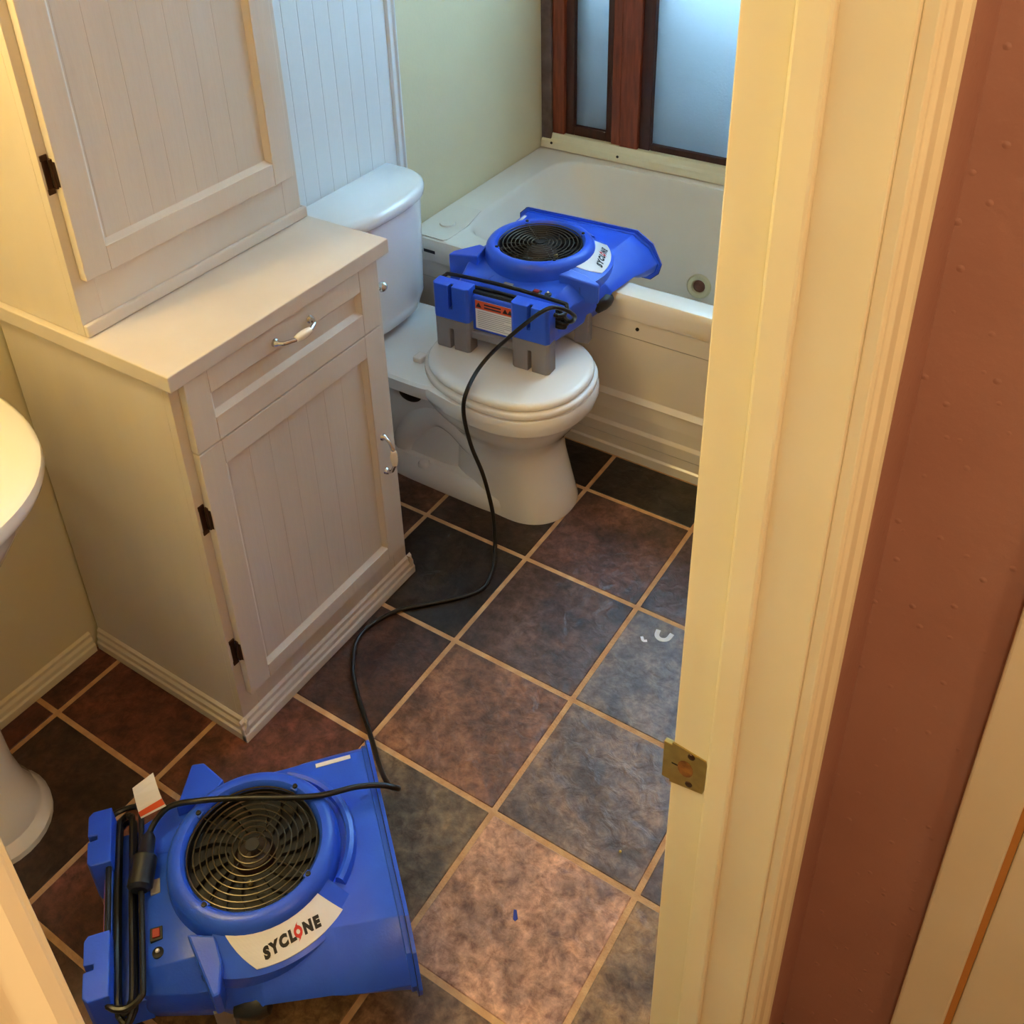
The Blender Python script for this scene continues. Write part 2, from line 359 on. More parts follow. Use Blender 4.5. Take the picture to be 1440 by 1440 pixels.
struct(obj('daylight_blocker', MB().box(-2.2, 2.0, 2.13, 2.2, -.5, 1.33), mat('blocker_dark', (70, 60, 58), .9)), 'unseen dark barrier added outside the window to shade the lower panes', 'wall')  # unseen barrier, added to dim the lower panes and limit daylight
struct(obj('ground_outside', MB().box(-2.2, 2.0, 1.97, 2.13, -.3, -.2), mat('outside_ground', (60, 52, 46), .9)), 'dark ground strip outside the window', 'ground')

# ------------------------------------------------------------------ bathtub
CY = (1.098+1.866)/2
tub = thing('bathtub', 'off-white acrylic whirlpool bathtub under the frosted window', 'bathtub', (0, 0, 0))
Nn = 96
def sup(cx, cy, ax0, ax1, ay0, ay1, n, z):
    out = []
    for q in range(Nn):
        a = 2*PI*q/Nn; c, s = math.cos(a), math.sin(a)
        x = math.copysign(abs(c)**(2/n), c); yv = math.copysign(abs(s)**(2/n), s)
        out.append((cx+x*(ax1 if x > 0 else ax0), cy+yv*(ay1 if yv > 0 else ay0), z))
    return out
def rectloop(x0, x1, y0, y1, z):
    return sup((x0+x1)/2, (y0+y1)/2, (x1-x0)/2, (x1-x0)/2, (y1-y0)/2, (y1-y0)/2, 200, z)
def well(x0, x1, y0, y1, z, n): return sup((x0+x1)/2, (y0+y1)/2, (x1-x0)/2, (x1-x0)/2, (y1-y0)/2, (y1-y0)/2, n, z)
TX0, TX1, TY0, TY1 = XL+.003, XR-.003, 1.099, YB-.002
loops = [rectloop(TX0, TX1, TY0, TY1, .46), rectloop(TX0, TX1, TY0-.003, TY1, .50), rectloop(TX0, TX1, TY0, TY1, .517), rectloop(TX0, TX1, TY0+.006, TY1, .5255), rectloop(TX0, TX1, TY0+.016, TY1, .528),
         well(-.905, .40, 1.160, 1.838, .528, 7), well(-.896, .392, 1.170, 1.830, .524, 7), well(-.888, .385, 1.177, 1.824, .512, 7),
         well(-.80, .36, 1.20, 1.80, .335, 7), well(-.775, .345, 1.215, 1.782, .315, 7), well(-.74, .33, 1.24, 1.75, .16, 6), well(-.68, .30, 1.28, 1.71, .11, 5), well(-.5, .2, 1.36, 1.63, .10, 4)]
obj('tub_shell', MB().loft(loops, False, True), M_tub, tub, smooth=35)
ap = [(1.098, 0), (1.098, .028), (1.1035, .033), (1.1035, .062), (1.099, .068), (1.099, .100), (1.106, .110), (1.106, .150), (1.1105, .192), (1.1005, .198), (1.1005, .2), (1.1145, .212), (1.1145, .395), (1.1065, .402), (1.1065, .455), (1.100, .464), (1.100, .47), (1.13, .47), (1.13, 0)]
obj('apron', MB().loft([[(x, yy, z) for yy, z in ap] for x in (TX0, TX1)]), M_tub, tub, bevel=.0015)
obj('deck_plate', MB().prism([(TX0+.003, 1.112), (-.885, 1.112), (-.877, 1.122), (-.877, 1.225), (-.9, 1.33), (TX0+.003, 1.33)], .5279, .531), M_tub, tub, bevel=.001)
obj('deck_cap', MB().lathe([(0, 0), (.024, 0), (.022, .004), (0, .005)], (-.935, 1.205, .531), 24), M_tub, tub, smooth=True)
jet = obj('water_jet', MB().lathe([(.012, -.004), (.02, -.004), (.024, .004), (.036, .006), (.041, .0), (.041, -.01)], n=28), mat('jet_ring', (212, 200, 160), .3), tub, smooth=True)
obj('jet_nozzle', MB().lathe([(0, .004), (.008, .006), (.011, .001), (.021, -.004), (.023, 0)], n=24), mat('jet_nozzle', (120, 82, 70), .35), jet, smooth=True)
jet.matrix_world = Matrix.Translation((-.362, 1.757, .212)) @ Matrix.Rotation(math.radians(78), 4, 'X')
obj('apron_screw', MB().lathe([(0, -.003), (.005, -.003), (.005, 0), (0, 0)], (-.262, 1.1065, .432), 10, 'y'), M_dark, tub)
obj('apron_label', MB().box(-.945, -.905, 1.0962, 1.098, .487, .497), M_ink, tub)

# ------------------------------------------------------------------ base cabinet, countertop and hutch
FX = -.534; CYA, CYB = -.131, .424
cab = thing('base_cabinet', 'cream painted base cabinet with one drawer and one door', 'cabinet', (-.77, .146, 0))
def ch(name, mb, m, p, **kw):         # world-coordinate mesh under a placed thing
    o = obj(name, mb, m, p, **kw); o.matrix_parent_inverse = Matrix.Translation(p.location).inverted() if p.type == 'EMPTY' and p.parent is None else Matrix.Identity(4)
    return o
ch('body', MB().box(XL+.010, FX-.018, CYA, CYB, 0, .898), M_cab, cab)
for y0, y1, z0, z1 in ((CYA, CYA+.045, 0, .898), (CYB-.045, CYB, 0, .898), (CYA+.045, CYB-.045, .84, .898), (CYA+.045, CYB-.045, .72, .76), (CYA+.045, CYB-.045, 0, .14)):
    ch('face_frame', MB().box(FX-.018, FX, y0, y1, z0, z1), M_cab, cab, bevel=.0008)
ch('base_moulding', extr_x(base_prof(.014, .058), CYA, -1, XL+.012, FX+.012), M_cab, cab, bevel=.001)
ch('base_moulding', extr_y(base_prof(.014, .058), FX, 1, CYA-.014, CYB+.014), M_cab, cab, bevel=.001)
ch('base_moulding', extr_x(base_prof(.014, .058), CYB, 1, XL+.012, FX+.012), M_cab, cab, bevel=.001)
def framed_panel(name, parent, x, y0, y1, z0, z1, sy, st, sb, grooves=True):
    """shaker front: four bevelled rails around a recessed beadboard panel"""
    t = .018
    def q(a0, a1, b0, b1, nm):
        o = obj(nm, MB().box(x, x+t, a0, a1, b0, b1), M_cab, None, bevel=.0015); return o
    panel = obj(name, MB().box(x+.001, x+.007, y0+.02, y1-.02, z0+.02, z1-.02), M_cab, parent)
    panel.matrix_parent_inverse = Matrix.Translation(parent.location).inverted()
    for (a0, a1, b0, b1, nm) in ((y0, y0+sy, z0, z1, 'stile'), (y1-sy, y1, z0, z1, 'stile'), (y0+sy, y1-sy, z1-st, z1, 'rail'), (y0+sy, y1-sy, z0, z0+sb, 'rail')):
        o = q(a0, a1, b0, b1, nm); o.parent = panel
    # sloped inner moulding
    iy0, iy1, iz0, iz1 = y0+sy, y1-sy, z0+sb, z1-st
    def lp(i, xx): return [(xx, iy0+i, iz0+i), (xx, iy1-i, iz0+i), (xx, iy1-i, iz1-i), (xx, iy0+i, iz1-i)]
    o = obj('inner_moulding', MB().loft([lp(0, x+t-.002), lp(.009, x+.0072), lp(0, x+.0072)], False, False), M_cab, panel)
    if grooves:
        yy = iy0+.012
        while yy < iy1-.03:
            obj('bead_strip', MB().box(x+.006, x+.00735, yy, yy+.0519, iz0+.002, iz1-.002), M_cab, panel, bevel=.0005, segs=1); yy += .0525
    return panel
def bar_pull(parent, pos, axis):
    L_ = .048
    pts = [(-L_, 0, .0), (-L_, 0, .006), (-L_*.86, 0, .017), (-L_*.55, 0, .024), (-.018, 0, .027)]
    pts = pts+[(-a, b_, c) for a, b_, c in reversed(pts)]
    cp_ = catmull(pts, 5); rr_ = [.0042+.005*max(0, 1-p.z/.010) for p in cp_]
    mb = MB().tube(cp_, rr_, 12)
    g = MB().lathe([(.004, -.021), (.0065, -.019), (.0085, -.008), (.009, 0), (.0085, .008), (.0065, .019), (.004, .021)], (0, 0, 0), 16)
    g.v = [(z, yv, .027+x) for x, yv, z in g.v]
    # local frame: x along the pull, z out of the front (world +X)
    for m_ in (mb, g):
        nv = []
        for x, yv, z in m_.v:
            nv.append((pos[0]+z, pos[1]+x, pos[2]+yv) if axis == 'y' else (pos[0]+z, pos[1]+yv, pos[2]+x))
        m_.v = nv
    h = obj('handle', mb, M_chrome, parent, smooth=True, label='chrome handle')
    obj('ceramic_grip', g, M_ceramic, parent, smooth=True, label='white ceramic grip')
    return h
def hinge(parent, x, y, z, inv):
    mb = MB().box(x, x+.0025, y-.016, y-.005, z-.026, z+.026).box(x, x+.003, y-.017, y-.004, z-.034, z-.024).box(x, x+.003, y-.017, y-.004, z+.024, z+.034)
    mb.tube([(x+.006, y-.002, z-.026), (x+.006, y-.002, z+.026)], .0042, 8).box(x+.003, x+.0165, y-.004, y-.0022, z-.022, z+.022)
    o = obj('hinge', mb, M_bronze, parent, bevel=.0006, segs=1, label='dark bronze hinge'); o.matrix_parent_inverse = inv
    return o
inv = Matrix.Translation(cab.location).inverted()
dw = framed_panel('drawer', cab, FX, -.111, .398, .745, .8985, .052, .052, .049, False)
bar_pull(dw, (FX+.018, .150, .862), 'y')
dd = framed_panel('door', cab, FX, -.111, .398, .119, .7415, .054, .052, .036)
bar_pull(dd, (FX+.018, .366, .421), 'z')
hinge(cab, FX, -.109, .594, inv); hinge(cab, FX, -.109, .245, inv)

ct = tag(obj('cabinet_countertop', MB().box(XL+.010, -.508, CYA-.013, CYB+.012, .8992, .931), M_ctop, bevel=.002), 'cream painted wooden counter slab on top of the base cabinet', 'countertop')

hut = thing('hutch_cabinet', 'cream painted upper cabinet standing on the counter slab', 'cabinet', (-.87, .146, .931))
HX = -.730
hinv = Matrix.Translation(hut.location).inverted()
ch('body', MB().box(XL+.010, HX-.018, CYA, CYB, .932, 2.2), M_cab, hut)
for y0, y1, z0, z1 in ((CYA, CYA+.045, .932, 2.2), (CYB-.045, CYB, .932, 2.2), (CYA+.045, CYB-.045, .932, 1.06), (CYA+.045, CYB-.045, 2.1, 2.2)):
    ch('face_frame', MB().box(HX-.018, HX, y0, y1, z0, z1), M_cab, hut, bevel=.0008)
ch('base_strip', MB().box(HX, HX+.010, CYA, CYB+.008, .932, .956), M_cab, hut, bevel=.003)
ch('base_strip', MB().box(XL+.012, HX+.008, CYB, CYB+.008, .932, .956), M_cab, hut, bevel=.003)
framed_panel('door', hut, HX, -.113, .398, 1.038, 2.12, .052, .052, .046)
hinge(hut, HX, -.111, 1.235, hinv); hinge(hut, HX, -.111, 1.95, hinv)

# little chrome knob on the far side of the base cabinet
hk = thing('towel_knob', 'small round chrome knob on the cabinet side facing the toilet', 'knob', (-.552, CYB, .797))
obj('post', MB().tube([(0, 0, 0), (0, .026, 0)], .005, 10), M_chrome, hk, smooth=True)
obj('ball', MB().sphere((0, .03, 0), .0115, 16, 10), M_chrome, hk, smooth=True)
obj('backplate', MB().lathe([(0, 0), (.011, 0), (.01, .003), (0, .003)], (0, 0, 0), 16, 'y'), M_chrome, hk)

# ------------------------------------------------------------------ toilet
TYc = .835
toi = thing('toilet', 'white porcelain toilet between the cabinet and the bathtub', 'toilet', (-.55, TYc, 0))
def egg(xf, xb, wd, z, n=2.2, xc=None, K=56):
    xc = xc if xc is not None else xf-wd*1.05
    out = []
    for q in range(K):
        a = 2*PI*q/K; c, s = math.cos(a), math.sin(a)
        x = math.copysign(abs(c)**(2/n), c); yv = math.copysign(abs(s)**(2/n), s)
        out.append((xc+x*((xf-xc) if x > 0 else (xc-xb))+.55, yv*wd, z))
    return out
secs = [(-.302, -.66, .118, 0), (-.302, -.66, .118, .010), (-.308, -.66, .114, .03), (-.324, -.66, .106, .10), (-.338, -.66, .101, .16), (-.343, -.67, .103, .195), (-.335, -.68, .117, .222), (-.316, -.70, .139, .25), (-.293, -.72, .161, .282), (-.276, -.74, .174, .310), (-.270, -.75, .179, .3245), (-.269, -.75, .180, .326), (-.261, -.755, .185, .328), (-.256, -.78, .188, .345), (-.2565, -.80, .188, .366), (-.260, -.80, .185, .374), (-.267, -.80, .178, .376)]
obj('bowl', MB().loft([egg(a, b_, c, z) for a, b_, c, z in secs]), M_porc, toi, smooth=50)
def rrect(x0, x1, wd, z, n=5): return egg(x1, x0, wd, z, n, (x0+x1)/2)
obj('base_foot', MB().loft([rrect(-.87, -.40, .122, 0), rrect(-.87, -.40, .124, .02), rrect(-.865, -.40, .118, .045), rrect(-.86, -.42, .104, .060), rrect(-.85, -.43, .1, .066)]), M_porc, toi, smooth=50)
tw = [(-.50, 0, .12), (-.56, 0, .16), (-.62, 0, .205), (-.68, 0, .215), (-.74, 0, .17), (-.79, 0, .10), (-.80, 0, .03)]
mbt = MB().tube([(x+.55, yv, z) for x, yv, z in catmull(tw, 6)], .062, 20); mbt.v = [(x, yv*1.52, z) for x, yv, z in mbt.v]
obj('trapway', mbt, M_porc, toi, smooth=True)
obj('rear_pillar', MB().loft([rrect(-.87, -.60, .082, .04), rrect(-.87, -.58, .078, .20), rrect(-.88, -.58, .09, .28), rrect(-.90, -.58, .14, .335)]), M_porc, toi, smooth=50)
obj('base_opening', MB().sphere((-.748+.55, -.088, .268), .036, 16, 10, (1, .45, .62)), M_dark, toi, smooth=True)
obj('tank_shelf', MB().loft([rrect(-.95, -.60, .150, .322, 6), rrect(-.955, -.58, .165, .334, 6), rrect(-.955, -.58, .172, .372, 6), rrect(-.95, -.585, .166, .3795, 6)]), M_porc, toi, smooth=40)
obj('seat', MB().loft([egg(-.270, -.71, .175, .3775), egg(-.260, -.715, .184, .380), egg(-.259, -.715, .185, .388), egg(-.262, -.715, .182, .394), egg(-.270, -.71, .175, .3965)]), M_seat, toi, smooth=50)
obj('seat_lid', MB().loft([egg(-.280, -.70, .166, .398), egg(-.269, -.705, .176, .4005), egg(-.268, -.705, .177, .407), egg(-.273, -.70, .173, .414), egg(-.285, -.695, .163, .417), egg(-.32, -.68, .14, .418)]), M_seat, toi, smooth=50)
for s_ in (-1, 1):
    obj('seat_hinge', MB().box(-.728+.55, -.700+.55, s_*.075-.016, s_*.075+.016, .3795, .396), M_seat, toi, bevel=.004)
    obj('bolt_cap', MB().lathe([(.017, 0), (.017, .006), (.013, .013), (0, .016)], (-.705+.55, s_*.106, .056), 20), M_porc, toi, smooth=True)
def dee(x0, x1, wd, z, n=2.6, K=24, yo=-.008):
    out = [(x0+.55, -wd+yo, z)]
    for q in range(K+1):
        a = -PI/2+PI*q/K; c, s = math.cos(a), math.sin(a)
        out.append((x0+.045+(x1-x0-.045)*abs(c)**(2/n)+.55, yo+wd*math.copysign(abs(s)**(2/n), s), z))
    out.append((x0+.55, wd+yo, z)); return out
tk = obj('tank', MB().loft([dee(-.985, -.86, .14, .395), dee(-.99, -.835, .172, .415), dee(-.992, -.825, .188, .46), dee(-.994, -.818, .198, .745)]), M_porc, toi, smooth=50)
obj('tank_lid', MB().loft([dee(-.998, -.812, .205, .741), dee(-.999, -.808, .2085, .745), dee(-.999, -.806, .210, .762), dee(-.999, -.811, .207, .772), dee(-.997, -.822, .200, .7765)]), M_porc, toi, smooth=50)
obj('flush_lever', MB().tube([(-.84+.55, -.15, .69), (-.815+.55, -.15, .69), (-.81+.55, -.145, .69), (-.81+.55, -.115, .685)], .007, 10), M_chrome, toi, smooth=True)

# ------------------------------------------------------------------ pedestal sink
snk = thing('pedestal_sink', 'white pedestal sink at the left edge beside the cabinet', 'sink', (-1.006, -.54, 0))
def sk(d, wd, z, n=2.5, x0=0.0, K=40):
    out = [(x0, -wd, z)]
    for q in range(K+1):
        a = -PI/2+PI*q/K; c, s = math.cos(a), math.sin(a)
        out.append((x0+.02+(d-.02)*abs(c)**(2/n), wd*math.copysign(abs(s)**(2/n), s), z))
    out.append((x0, wd, z)); return out
obj('basin', MB().loft([sk(.30, .10, .60), sk(.34, .16, .635), sk(.39, .225, .69), sk(.42, .265, .745), sk(.435, .293, .775), sk(.447, .307, .79), sk(.451, .311, .803), sk(.448, .308, .816), sk(.438, .30, .8215)]
    + [[(x*.74+.075 if x > .02 else .13, yv*.72, z) for x, yv, z in sk(.42, .29, .8205)], [(x*.7+.085 if x > .02 else .14, yv*.68, .80) for x, yv, z in sk(.42, .29, .8215)], [(x*.6+.12 if x > .02 else .16, yv*.5, .70) for x, yv, z in sk(.42, .29, .8215)]]), M_porc, snk, smooth=45)
pc = .185
obj('pedestal', MB().loft([[(pc+r*1.0*math.cos(a), r*.92*math.sin(a), z) for a in [2*PI*q/32 for q in range(32)]] for r, z in ((.118, 0), (.118, .014), (.104, .030), (.100, .034), (.098, .06), (.086, .085), (.077, .15), (.074, .35), (.082, .55), (.11, .66))]), M_porc, snk, smooth=40)
obj('faucet', MB().tube(catmull([(.07, 0, .82), (.07, 0, .90), (.10, 0, .93), (.16, 0, .915)], 6), .013, 12), M_chrome, snk, smooth=True)
for s_ in (-1, 1):
    obj('tap_handle', MB().lathe([(0, 0), (.022, 0), (.018, .03), (.02, .045), (0, .05)], (.07, s_*.1, .82), 16), M_chrome, snk, smooth=True)

# ------------------------------------------------------------------ air movers
def cone_z(r): return .199-(r-.136)*.62
def fan_parts(t, warn=True):
    S = [  # x, w1, zb, zs1, zt, wt, w2, zs2, w3, zl
        (-.197, .150, .035, .118, .150, .118, .146, .126, .152, .095),
        (-.185, .155, .035, .122, .158, .124, .152, .130, .157, .095),
        (-.12, .172, .035, .128, .171, .136, .170, .132, .176, .095),
        (-.05, .178, .045, .132, .173, .142, .186, .138, .200, .10),
        (-.026, .180, .066, .134, .173, .145, .192, .139, .210, .10),
        (-.014, .180, .113, .137, .172, .146, .195, .14, .216, .118),
        (.09, .180, .113, .142, .170, .156, .208, .144, .234, .118),
        (.11, .180, .100, .144, .170, .158, .210, .143, .237, .112),
        (.17, .177, .070, .148, .171, .166, .214, .143, .243, .104),
        (.217, .174, .050, .15, .172, .172, .218, .142, .247, .100)]
    loops = []
    for x, w1, zb, zs1, zt, wt, w2, zs2, w3, zl in S:
        loops.append([(x, w1-.01, zb), (x, w1, zb+.012), (x, w1, zs1), (x, w1-.022, zt), (x, 0, zt+.001), (x, -wt, zt), (x, -w2, zs2), (x, -w3, zl), (x, -w3+.007, zl*.45+zb*.55), (x, -w3+.03, zb), (x, 0, zb)])
    obj('housing', MB().loft(loops), M_blue, t, bevel=.004, segs=2, smooth=30)
    def lipl(x, g):
        l = loops[-1]; cy = -.03; cz = .13
        return [(x, yv+math.copysign(g, yv-cy), z+math.copysign(g, z-cz)) for _, yv, z in l]
    obj('outlet_rim', MB().loft([lipl(.213, .0005), lipl(.214, .0022), lipl(.229, .0022), lipl(.230, .001), lipl(.230, -.008), lipl(.222, -.008)]), M_blue, t, bevel=.001, segs=1)
    obj('outlet_opening', MB().loft([lipl(.2225, -.009), lipl(.2235, -.009)]), M_dark, t)
    # inlet ring and dark well with grille
    obj('inlet_ring', MB().lathe([(.112, .162), (.112, .200), (.1135, .208), (.119, .2145), (.127, .2155), (.137, .211), (.1435, .201), (.146, .186), (.147, .15), (.112, .15)], n=64, closed=True), M_blue, t, smooth=35)
    obj('inlet_well', MB().lathe([(0, .1750), (.1115, .1750), (.1115, .2005), (.1105, .2005), (.1105, .1765), (0, .1765)], n=48), M_black, t)
    imp = obj('impeller', MB().lathe([(0, .190), (.028, .188), (.036, .1768), (.036, .1766)], n=24), mat('impeller_hub', (42, 26, 22), .45), t, smooth=True)
    mbb = MB()
    for q in range(18):
        a = 2*PI*q/18
        def pt(r, da, z): return (r*math.cos(a+da), r*math.sin(a+da), z)
        mbb.loft([[pt(.045, 0, .1767), pt(.075, .12, .1767), pt(.105, .32, .1767), pt(.105, .335, .1767), pt(.075, .14, .1767), pt(.045, .03, .1767)], [pt(.045, 0, .185), pt(.075, .12, .187), pt(.105, .32, .187), pt(.105, .335, .187), pt(.075, .14, .187), pt(.045, .03, .185)]])
    obj('blades', mbb, mat('impeller_blade', (24, 20, 18), .5), imp)
    obj('hub_nut', MB().sphere((-.012, -.052, .186), .006, 12, 8), M_brass, imp, smooth=True)
    gr = obj('grille', MB().lathe([(0, .2085), (.012, .2085), (.012, .2105), (0, .2105)], n=20), M_black, t)
    for q in range(1, 10):
        r = .012+q*.0108
        obj('grille_wire', MB().tube([(r*math.cos(2*PI*a/56), r*math.sin(2*PI*a/56), .2085) for a in range(56)], .0015, 6, True), M_wire, gr, smooth=True)
    for a in [math.radians(q) for q in (45, 135, 225, -45)]:
        c, s = math.cos(a), math.sin(a)
        obj('grille_spoke', MB().tube([(.008*c, .008*s, .2068), (.117*c, .117*s, .2068), (.121*c, .121*s, .211)], .0011, 6), M_wire, gr)
        obj('grille_clip', MB().prism([(.112*c-.007*s, .112*s+.007*c), (.129*c-.006*s, .129*s+.006*c), (.129*c+.006*s, .129*s-.006*c), (.112*c+.007*s, .112*s-.007*c)], .204, .214), M_blue, gr, bevel=.002)
        obj('screw', MB().lathe([(0, .214), (.0048, .214), (.004, .217), (0, .2175)], (.119*c, .119*s, 0), 10), M_black, gr)
    ar = [math.radians(a) for a in range(-34, 63, 6)]
    obj('volute_ridge', MB().loft([[((r+.006*math.sin((a+.6)*2))*math.cos(a), (r+.006*math.sin((a+.6)*2))*math.sin(a), z) for r, z in ((.150, .165), (.152, .184), (.158, .187), (.165, .184), (.171, .165))] for a in ar]), M_blue, t, smooth=40)
    # corner posts with grey feet
    for s_ in (-1, 1):
        poly = [(-.116, s_*.112), (-.072, s_*.126), (-.066, s_*.165), (-.074, s_*.206), (-.086, s_*.208), (-.098, s_*.17)]
        if s_ > 0: poly = [(-.125, .12), (-.06, .13), (-.04, .16), (-.075, .222), (-.098, .226), (-.112, .17)]
        top = lambda x, yv: .196-(abs(yv)-.12)*.28
        obj('corner_post', MB().prism(poly, (.088 if s_ > 0 else .118), 0, top), M_blue, t, bevel=.004)
        obj('foot', MB().prism([(-.104, s_*.150), (-.066, s_*.150), (-.068, s_*.186), (-.096, s_*.188)], .0, .0875), M_grey, t, bevel=.003)
    # curved side skirts under the deck
    obj('side_recess', MB().tube([(-.062, -.186, .088), (-.058, -.190, .089), (-.04, -.196, .093), (-.022, -.200, .097), (-.008, -.204, .10), (-.004, -.204, .10)], [.006, .016, .020, .021, .016, .006], 14), M_black, t, smooth=True)
    # rear panel, blocks and feet
    obj('rear_panel', MB().box(-.252, -.238, -.155, .155, .062, .160), M_blue, t, bevel=.003)
    obj('rear_channel', MB().box(-.240, -.190, -.150, .150, .062, .118), M_blue, t)
    obj('rear_step', MB().box(-.262, -.238, -.062, .062, .04, .062), M_grey, t, bevel=.003)
    for s_ in (-1, 1):
        a, b_ = (.060, .165)
        pl = [(-.236, s_*a), (-.236, s_*b_), (-.268, s_*b_), (-.276, s_*(b_-.008)), (-.276, s_*.118), (-.260, s_*.1165), (-.260, s_*.1085), (-.276, s_*.107), (-.276, s_*(a+.008)), (-.270, s_*a)]
        so = [p for p in pl if p[0] != -.260]
        obj('rear_block', MB().prism(so, .0885, .120).prism(pl, .120, .186), M_blue, t, bevel=.002)
        fp = lambda q: [(x*.99-.002, yv*.985+s_*.0016) for x, yv in q]
        obj('foot', MB().prism(fp(pl), 0, .060).prism(fp(so), .060, .088), M_grey, t, bevel=.002)
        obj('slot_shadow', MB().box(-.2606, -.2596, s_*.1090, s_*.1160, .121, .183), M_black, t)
    # deck details
    sw = obj('switch', MB().box(-.178, -.158, -.088, -.066, .156, .1655), M_black, t, bevel=.001)
    obj('rocker', MB().box(-.174, -.162, -.084, -.070, .165, .1685), mat('rocker_red', (150, 40, 30), .4), sw, bevel=.001)
    obj('reset_button', MB().lathe([(0, .156), (.009, .156), (.009, .165), (.004, .167), (.004, .169), (0, .169)], (-.166, -.108, 0), 16), M_black, t, smooth=True)
    obj('reset_tip', MB().sphere((-.166, -.108, .169), .0035, 10, 6), M_white, t, smooth=True)
    obj('hour_meter', MB().box(-.176, -.160, -.008, .018, .158, .1655), M_inkgrey, t, bevel=.001)
    obj('rib', MB().tube([(-.145, .06, .166), (-.185, .072, .158)], .002, 6), M_blue, t)
    # name plate: shoulder pad + sticker + lettering
    def cs(r0, r1, a0, a1, h, n=18, a0o=None, a1o=None):
        up_, lo = [], []
        for q in range(n+1):
            f = q/n; ai = math.radians(a0+(a1-a0)*f); ao = math.radians((a0o if a0o is not None else a0)+((a1o if a1o is not None else a1)-(a0o if a0o is not None else a0))*f)
            up_.append((r0*math.cos(ai), r0*math.sin(ai), cone_z(r0)+h)); lo.append((r1*math.cos(ao), r1*math.sin(ao), cone_z(r1)+h))
        return up_, lo
    u1, l1 = cs(.134, .193, -122, -38, 0, 40); u0 = [(x, yv, .13) for x, yv, z in u1]; l0 = [(x, yv, .125) for x, yv, z in l1]
    mbp = MB(); n_ = len(u1)
    mbp.loft([[u1[q], l1[q], l0[q], u0[q]] for q in range(n_)]); n_ = 19
    obj('badge_shoulder', mbp, M_blue, t, smooth=30)
    def bl(f, h):
        row = []
        for k_ in range(7):
            g_ = k_/6; r_ = .1385+.0475*g_; a = math.radians((-116+66*f)*(1-g_)+(-95+49*f)*g_)
            row.append((r_*math.cos(a), r_*math.sin(a), cone_z(r_)+h))
        return row
    badge = obj('badge', MB().loft([bl(q/24, .0022)+bl(q/24, .0004)[::-1] for q in range(25)]), M_white, t, label='white name sticker')
    am = math.radians(-74); e1 = (-math.sin(am), math.cos(am)); e2 = (math.cos(am), math.sin(am))
    def onb(p, q_, h):            # p along, q_ up (towards the ring)
        r_ = .1640-q_; x = r_*e2[0]+p*e1[0]; yv = r_*e2[1]+p*e1[1]
        return (x, yv, cone_z(math.hypot(x, yv))+.0023+h)
    SZ = .0178
    def glyph(chx):
        cu = bpy.data.curves.new('glyph', 'FONT'); cu.body = chx; cu.size = 1; cu.offset = .075; cu.resolution_u = 3; cu.shear = .12
        o = bpy.data.objects.new('glyph', cu); COL.objects.link(o)
        dg = bpy.context.evaluated_depsgraph_get(); me = o.evaluated_get(dg).to_mesh()
        vs_ = [tuple(v.co) for v in me.vertices]; fs_ = [tuple(p.vertices) for p in me.polygons]
        o.evaluated_get(dg).to_mesh_clear(); bpy.data.objects.remove(o); bpy.data.curves.remove(cu)
        return vs_, fs_
    x_ = -.050
    for chx in 'SYCL*NE':
        if chx == '*':
            wd_ = .80*SZ
            ring = []
            mbr = MB(); K = 28; out_, in_ = [], []
            for q in range(K):
                a = 2*PI*q/K; ro = .41*(1+.06*math.cos(2*(a-1.2))); ri = .17
                out_.append((.38+ro*math.cos(a), .36+ro*math.sin(a))); in_.append((.38+ri*math.cos(a), .36+ri*math.sin(a)))
            vs_ = out_+in_; fs_ = [(q, (q+1) % K, K+(q+1) % K, K+q) for q in range(K)]
            tails = [[(.40, .70), (.30, .80), (.42, .90), (.62, 1.02), (.50, .86), (.52, .74), (.60, .66)], [(.36, .02), (.46, -.08), (.34, -.18), (.14, -.30), (.26, -.14), (.24, -.02), (.16, .06)]]
            for tl in tails:
                o_ = len(vs_); vs_ = vs_+tl; fs_.append(tuple(range(o_, o_+len(tl))))
            m_ = MB().add([onb(x_+vx*SZ, (vy-.36)*SZ, .0004) for vx, vy in vs_], fs_)
            lo = link('letter_mark', m_.mesh('letter_mark', M_red, weld=False), badge)
        else:
            vs_, fs_ = glyph(chx); mx_ = max(v[0] for v in vs_)-(.14 if chx in 'YL' else 0); wd_ = (mx_+.02)*SZ*1.08
            m_ = MB().add([onb(x_+v[0]*SZ*1.08, (v[1]-.36)*SZ*1.08, .0004) for v in vs_], fs_)
            lo = link('letter', m_.mesh('letter', M_ink, weld=False), badge)
        x_ += wd_+.0007
    # rear warning label
    wl_ = obj('warning_label', MB().box(-.2532, -.2521, -.056, .052, .070, .152), M_white, t, label='white and orange warning label')
    obj('label_band', MB().box(-.2536, -.2531, -.056, .052, .128, .152), M_orange, wl_)
    for q in range(9):
        z = .122-q*.0056
        obj('label_line', MB().box(-.2535, -.2531, -.050+(.02 if q % 4 == 3 else 0), .046, z-.0013, z), M_inkgrey, wl_)
    for yy in (.042, -.034, -.048):
        obj('label_mark', MB().loft([[(xx, yy-.008, .133), (xx, yy+.008, .133), (xx, yy, .147)] for xx in (-.2539, -.2535)]), M_ink, wl_)
    obj('label_line', MB().box(-.2539, -.2535, -.022, .026, .1415, .146), M_ink, wl_)
    obj('label_line', MB().box(-.2539, -.2535, -.022, .026, .133, .1375), M_ink, wl_)
    # size sticker on the far top edge
    obj('edge_sticker', MB().box(.125, .190, .142, .150, .1700, .1722), M_white, t)
